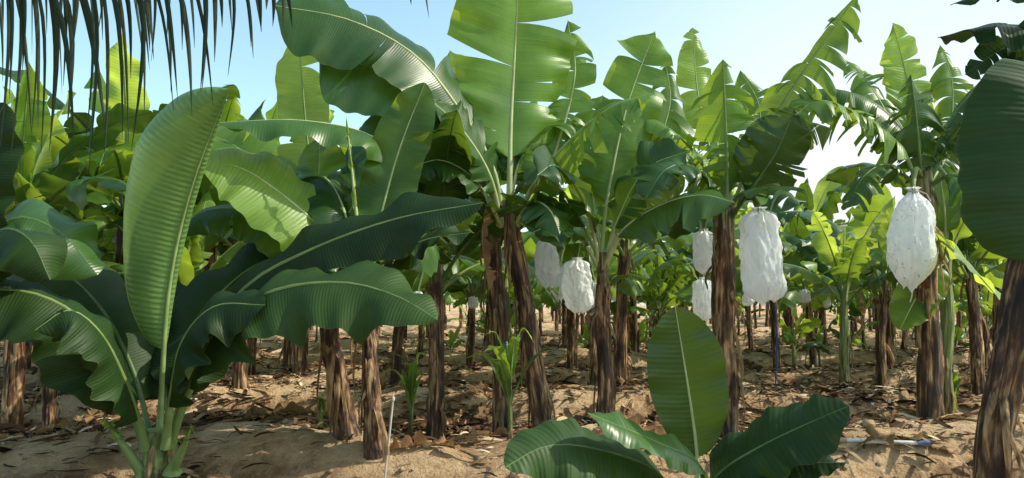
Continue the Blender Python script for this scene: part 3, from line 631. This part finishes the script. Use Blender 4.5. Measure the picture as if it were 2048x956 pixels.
bag('tiny distant white fruit bag left of the centre stems',946,592,617,20,12.5,314)
bag('tiny distant white fruit bag right of the stout stem',1496,582,612,24,12.3,315)
bag('tiny distant white fruit bag between the two bagged plants, left',1609,578,606,22,12.5,316)
bag('tiny distant white fruit bag between the two bagged plants, right',1652,590,616,18,12.6,317)
# twine props
p0=at(1546,545,11.2);p1=at(1546,672,11.2);p1.z=gh(p1.x,p1.y)
mb=MB();tube(mb,resample([p0,p0.lerp(p1,.5)+Vector((.04,0,0)),p1],12)[0],.010,6);tag(mb.build('prop_twine',BLUE,None,p1),'blue twine hanging by a stem behind the stout bagged plant','twine')
# ------------------------------------------------------------------ pipes
PVC=simple('white_pvc',(.50,.48,.43),(.70,.69,.65),6,.5,.1);PVCB=simple('blue_cap',(.10,.15,.24),(.16,.23,.34),6,.5);BR=simple('muddy_fitting',(.25,.16,.09),(.4,.28,.18),8,.7)
HOSE=simple('dusty_hose',(.30,.22,.15),(.50,.42,.32),5,.7);PVCD=simple('dusty_pvc',(.36,.31,.25),(.58,.54,.48),7,.65,.2)
b=ground_pt(768,955,5.45);tp=at(786,800,5.5)
r=empty('riser_pipe',b,'slim white upright irrigation riser pipe beside the slim greenish stem','pipe')
mb=MB();tube(mb,[b,b.lerp(tp,.5),tp],.008,10);mb.build('pipe',PVCD,r,b)
mb=MB();tube(mb,[tp-ZUP*.005,tp+ZUP*.02,tp+ZUP*.022,tp+ZUP*.04],[.013,.013,.009,.006],10);mb.build('sprinkler_head',PVCD,r,b)
mb=MB();m2=b.lerp(tp,.42);tube(mb,[m2-ZUP*.03,m2+ZUP*.03],.012,10);mb.build('coupling',BR,r,b)
q0=at(1685,905,5.9);q1=at(1840,908,5.85)
zz=max(gh(q0.lerp(q1,t/10).x,q0.lerp(q1,t/10).y-e) for t in range(-2,13) for e in (0,.15))+.02
q0.z=zz+.012;q1.z=zz
r=empty('irrigation_pipe',q0,'white plastic irrigation pipe lying on the soil right of the young plant','pipe')
ax=(q1-q0).normalized()
mb=MB();tube(mb,[q0,q0.lerp(q1,.5),q1],.016,14);mb.build('pipe',PVC,r,q0)
mb=MB();tube(mb,[q1-ax*.02,q1+ax*.03,q1+ax*.035,q1+ax*.07],[.020,.020,.024,.024],14);mb.build('blue_end_cap',PVCB,r,q0)
mb=MB();q2=q0-ax*.2+ZUP*.09;tube(mb,resample([q0+ax*.03,q0-ax*.05,q0-ax*.12+ZUP*.03,q2],12)[0],.023,12);mb.build('elbow',BR,r,q0)
mb=MB();pv=q0.lerp(q1,.3);tube(mb,[pv-ax*.03,pv+ax*.03],.021,14);mb.build('coupling',PVC,r,q0)
hp=[]
for px,py in ((360,914),(400,918),(440,921)):
    d=dist(py);p=at(px,py,d);p.z=gh(p.x,p.y)+.004;hp.append(p)
mb=MB();tube(mb,resample(hp,30)[0],.006,8);tag(mb.build('drip_hose',HOSE,None,hp[0]),'thin pale irrigation hose half buried in the lit soil bank','hose')
# ------------------------------------------------------------------ coconut palm (top left)
PALM=leaf_mat('palm_leaflet',(.010,.022,.010),(.022,.04,.014),(.05,.09,.02),.10,rough=.45,edge=.3,vein=.5,bump=.1,spec=.25)
PTR=simple('palm_trunk',(.12,.10,.08),(.26,.22,.17),10,.85,.6)
def frond(pts,n,Lmax,seed,lens):
    rg=random.Random(seed);mid,L=resample(pts,60);mb=MB();rb=MB()
    tube(rb,mid[::3],[.026*(1-.85*i/20)+.003 for i in range(21)],8)
    a=mid[-1]-mid[0];a.z=0;sd=a.normalized().cross(ZUP)
    for i in range(n):
        s=.08+.92*i/(n-1);k=min(59,int(s*60));P=mid[k].lerp(mid[k+1],s*60-k) if s<1 else mid[-1]
        T=(mid[min(60,k+1)]-mid[max(0,k-1)]).normalized()
        for sg in (1,-1):
            Ll=Lmax*lens(s)*rg.uniform(.45,1.15)
            d=(sd*sg*rg.uniform(.2,.5)+T*rg.uniform(.15,.45)-ZUP*.45).normalized();p=P.copy();rowA=[];rowU=[];dr=-ZUP+T*rg.uniform(-.12,.14)+sd*rg.uniform(-.08,.08)
            wmax=rg.uniform(.006,.0115)
            for q in range(9):
                t=q/8;w=wmax*min(1,.35+t*4)*(1-t**1.8)+.0006
                wd=(T*.8+sd*.35*sg).normalized();wd=(wd-d*d.dot(wd)).normalized();nn=wd.cross(d)
                rowA.append([p-wd*w+nn*w*.5,p.copy(),p+wd*w+nn*w*.5]);rowU.append([(-.8,t*Ll),(0,t*Ll),(.8,t*Ll)])
                d=d.lerp(dr.normalized(),.38).normalized();p=p+d*(Ll/8)
            mb.grid(rowA,rowU)
    return mb,rb
pb=Vector((-3.3,1.2,gh(-3.3,1.2)))
pr=empty('coconut_palm',pb,'coconut palm beyond the left edge whose dark hanging fronds cross the top left corner','palm tree')
mb=MB();tt=resample([pb-ZUP*.1,pb+Vector((.05,.05,1.2)),pb+Vector((.12,.12,2.75))],30)[0];tube(mb,tt,[.16*(1-.25*i/30)+(.012 if i%2 else 0)+.08*max(0,1-i/4) for i in range(31)],16);mb.build('trunk',PTR,pr,pb)
ct=tt[-1]
fs=[([ct,ct+Vector((.6,.5,.38)),at(20,-75,2.45),at(220,-70,2.55),at(400,-60,2.65),at(560,-45,2.75)],64,.86,lambda s:(1.0-.25*s) if s<.80 else max(.2,.80-2.6*(s-.80))),
    ([ct,ct+Vector((.4,.7,.5)),at(-120,-120,2.7),at(80,-110,3.0),at(220,-95,3.2),at(330,-80,3.3)],38,.92,lambda s:1.-.5*s**3),
    ([ct,ct+Vector((.5,.7,.7)),at(250,-240,2.9),at(560,-140,3.1),at(850,-40,3.3)],40,.38,lambda s:.9-.5*s)]
for az in (150,200,250,300,110):
    a=math.radians(az);d=Vector((math.cos(a),math.sin(a),0));fs.append(([ct,ct+d*.5+ZUP*.6,ct+d*1.2+ZUP*.8,ct+d*2.0+ZUP*.4,ct+d*2.5-ZUP*.2],40,.6,lambda s:.95-.6*s**3))
for i,(p,n,lm,fn) in enumerate(fs):
    l,rb=frond(p,n,lm,400+i,fn);o=l.build('frond',PALM,pr,pb);rb.build('rachis',RIB,o,pb)
# ------------------------------------------------------------------ ground
def soil():
    m,nt,out=new_mat('dry_soil')
    tex=nd(nt,'ShaderNodeTexCoord');v=tex.outputs['Object']
    n1=nd(nt,'ShaderNodeTexNoise',{'Vector':v,'Scale':.9,'Detail':6.,'Roughness':.6})
    n2=nd(nt,'ShaderNodeTexNoise',{'Vector':v,'Scale':9.,'Detail':8.,'Roughness':.65})
    n3=nd(nt,'ShaderNodeTexNoise',{'Vector':v,'Scale':60.,'Detail':4.,'Roughness':.7})
    f=mth(nt,'ADD',mth(nt,'MULTIPLY',n1.outputs[0],.6),mth(nt,'MULTIPLY',n2.outputs[0],.4))
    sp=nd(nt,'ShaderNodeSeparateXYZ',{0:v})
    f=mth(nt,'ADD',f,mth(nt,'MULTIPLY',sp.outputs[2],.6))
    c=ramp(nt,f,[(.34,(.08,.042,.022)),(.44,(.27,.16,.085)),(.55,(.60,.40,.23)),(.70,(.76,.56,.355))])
    c=mixc(nt,mth(nt,'MULTIPLY_ADD',n3.outputs[0],1.2,-.42,True),c,(.28,.165,.088))
    h=mth(nt,'ADD',mth(nt,'MULTIPLY',n2.outputs[0],1.),mth(nt,'MULTIPLY',n3.outputs[0],.25))
    bp=nd(nt,'ShaderNodeBump',{'Height':h,'Strength':1.,'Distance':.1})
    p=nd(nt,'ShaderNodeBsdfPrincipled',{'Base Color':c,'Roughness':.95,'Normal':bp.outputs[0],'Specular IOR Level':.1})
    nt.links.new(p.outputs[0],out.inputs[0]);return m
def axis(n,a,b,c): return [c+a*math.sinh(b*(2*i/n-1)) for i in range(n+1)]
xs=axis(360,3.2,5.3,0);ys=axis(360,3.2,5.3,8.)
g=MB();g.grid([[Vector((x,y,gh(x,y))) for x in xs] for y in ys],[[(x,y) for x in xs] for y in ys])
tag(g.build('ground',soil()),kind='structure')
# litter
def litter_mat():
    m,nt,out=new_mat('dry_litter')
    uv=nd(nt,'ShaderNodeUVMap',uv_map='UVMap');sep=nd(nt,'ShaderNodeSeparateXYZ',{0:uv.outputs[0]})
    c=ramp(nt,sep.outputs[0],[(0,(.018,.010,.007)),(.48,(.09,.045,.023)),(.8,(.29,.175,.09)),(.94,(.54,.39,.235)),(1,(.68,.56,.42))])
    p=nd(nt,'ShaderNodeBsdfPrincipled',{'Base Color':c,'Roughness':.85,'Specular IOR Level':.15});nt.links.new(p.outputs[0],out.inputs[0]);return m
LM=litter_mat();lt=MB()
for i in range(120000):
    d=4.3+24*RNG.random()**1.3;x=RNG.uniform(-.82,.82)*d;y=d
    nn=noise.noise(Vector((x*.6,y*.6,9)))
    if nn<RNG.uniform(-.5,.2): continue
    if y<6.7 and RNG.random()<.85: continue
    l=RNG.uniform(.04,.2)*(2.1 if RNG.random()<.16 else 1);w=l*RNG.uniform(.05,.25)+.004;a=RNG.uniform(0,6.28);cv=RNG.uniform(-.02,.05)*l*5;tl=RNG.uniform(-.6,.6)
    dx=Vector((math.cos(a),math.sin(a),RNG.uniform(-.15,.35)));dy=Vector((-math.sin(a),math.cos(a),tl));c=Vector((x,y,gh(x,y)+.012+RNG.uniform(0,.035)))
    vs=[];k=RNG.random()
    for q in (-1,-.3,.4,1):
        ww=w*(1-.55*abs(q)**2);cc=c+dx*(l*q*.5)+ZUP*(cv*(1-q*q)*.6);vs+=[cc-dy*ww*.5,cc+dy*ww*.5]
    lt.add(vs,[(0,1,3,2),(2,3,5,4),(4,5,7,6)],[(k,0)]*8)
tag(lt.build('leaf_litter',LM),'dry brown leaf scraps scattered over the plantation soil','leaf litter',kind='stuff')
cl=MB()
for i in range(1600):
    d=4.6+16*RNG.random()**1.4;x=RNG.uniform(-.8,.8)*d;r=RNG.uniform(.008,.028)*(2.4 if RNG.random()<.12 else 1);c=Vector((x,d,gh(x,d)+r*.3));rows_=[];uu=[]
    for a in range(5):
        th=PI*a/4;rows_.append([c+Vector((math.sin(th)*math.cos(b*PI/3),math.sin(th)*math.sin(b*PI/3),math.cos(th)*.7))*r*(1+.35*noise.noise(Vector((a*1.3+i,(b%6)*1.7,i*.37)))) for b in range(7)]);uu.append([(0,0)]*7)
    cl.grid(rows_,uu)
tag(cl.build('soil_clods',bpy.data.materials['dry_soil']),'small pale clods of dry soil on the ground','soil clods',kind='stuff')
# fallen dry leaves, counted
spots=[(60,905),(180,870),(560,880),(470,860),(900,880),(960,905),(1130,895),(1270,850),(1330,905),(1560,850),(1600,905),(1740,870),(1800,930),(840,940),(250,800),(930,810)]
for i in range(60): spots.append((RNG.uniform(0,2048),RNG.uniform(725,890)))
for i,(px,py) in enumerate(spots):
    d=dist(py);p=at(px,py,d);a=RNG.uniform(0,PI);dd=Vector((math.cos(a),math.sin(a)*.8,0));L=RNG.uniform(.5,1.3);pts=[]
    for k in range(5):
        q=p+dd*(L*(k/4-.5))+Vector((0,.1*math.sin(k+i),0));q.z=gh(q.x,q.y)+.035+.03*math.sin(k*1.7+i);pts.append(q)
    lb,rb=leaf_geo(pts,RNG.uniform(.05,.13),s0=.15,fold=.1,curl=RNG.uniform(-.6,1.2),tears=8,td=.5,wav=.03,seed=900+i,rp=.012)
    r=empty('fallen_leaf',pts[0],'dry brown fallen banana leaf lying on the soil','fallen leaf','dry fallen leaves on the soil')
    lb.build('blade',DRY,r,pts[0]);rb.build('midrib',SHEATH,r,pts[0])
# ------------------------------------------------------------------ light, sky, camera
AZ,EL=math.radians(90),math.radians(43)
Ld=Vector((math.sin(AZ)*math.cos(EL),math.cos(AZ)*math.cos(EL),math.sin(EL)))
sl=bpy.data.lights.new('sun','SUN');sl.energy=5.0;sl.angle=math.radians(.53);sl.color=(1,.93,.77)
so=bpy.data.objects.new('sun',sl);COL.objects.link(so);so.rotation_euler=Ld.to_track_quat('Z','Y').to_euler();so.location=Ld*50
w=bpy.data.worlds.new('World');scene.world=w;w.use_nodes=True;nt=w.node_tree;nt.nodes.clear()
sky=nd(nt,'ShaderNodeTexSky');sky.sky_type='NISHITA';sky.sun_disc=False;sky.sun_elevation=EL;sky.sun_rotation=AZ;sky.air_density=1.;sky.dust_density=1.2;sky.ozone_density=1.2
tc=nd(nt,'ShaderNodeTexCoord')
def dotp(az,el):
    a,e=math.radians(az),math.radians(el)
    v=nd(nt,'ShaderNodeVectorMath',operation='DOT_PRODUCT');nt.links.new(tc.outputs['Generated'],v.inputs[0]);v.inputs[1].default_value=(math.sin(a)*math.cos(e),math.cos(a)*math.cos(e),math.sin(e));return v.outputs['Value']
cn=nd(nt,'ShaderNodeTexNoise',{'Vector':nd(nt,'ShaderNodeMapping',{'Vector':tc.outputs['Generated'],'Scale':(1,1,2.2)}).outputs[0],'Scale':3.,'Detail':6.})
glow=mth(nt,'POWER',mth(nt,'MAXIMUM',dotp(23,5),0.),20.)
cf=mth(nt,'MULTIPLY',glow,mth(nt,'MULTIPLY_ADD',cn.outputs[0],.6,.72),clamp=True)
tint=mixc(nt,1.,sky.outputs[0],(2.5,2.7,2.2),'MULTIPLY')
skyc=mixc(nt,cf,tint,(8.4,8.7,8.8))
bg=nd(nt,'ShaderNodeBackground',{'Color':skyc,'Strength':.122});wo=nd(nt,'ShaderNodeOutputWorld',{0:bg.outputs[0]})
cam=bpy.data.cameras.new('camera');cam.sensor_width=36;cam.lens=36*F/2048;cam.clip_start=.05;cam.clip_end=2000
co=bpy.data.objects.new('camera',cam);COL.objects.link(co);co.location=(0,0,CAMZ);co.rotation_euler=(PI/2+PITCH,0,0);scene.camera=co
scene.view_settings.view_transform='Standard';scene.view_settings.look='None';scene.view_settings.exposure=0;scene.view_settings.gamma=1
print('far',nfar)
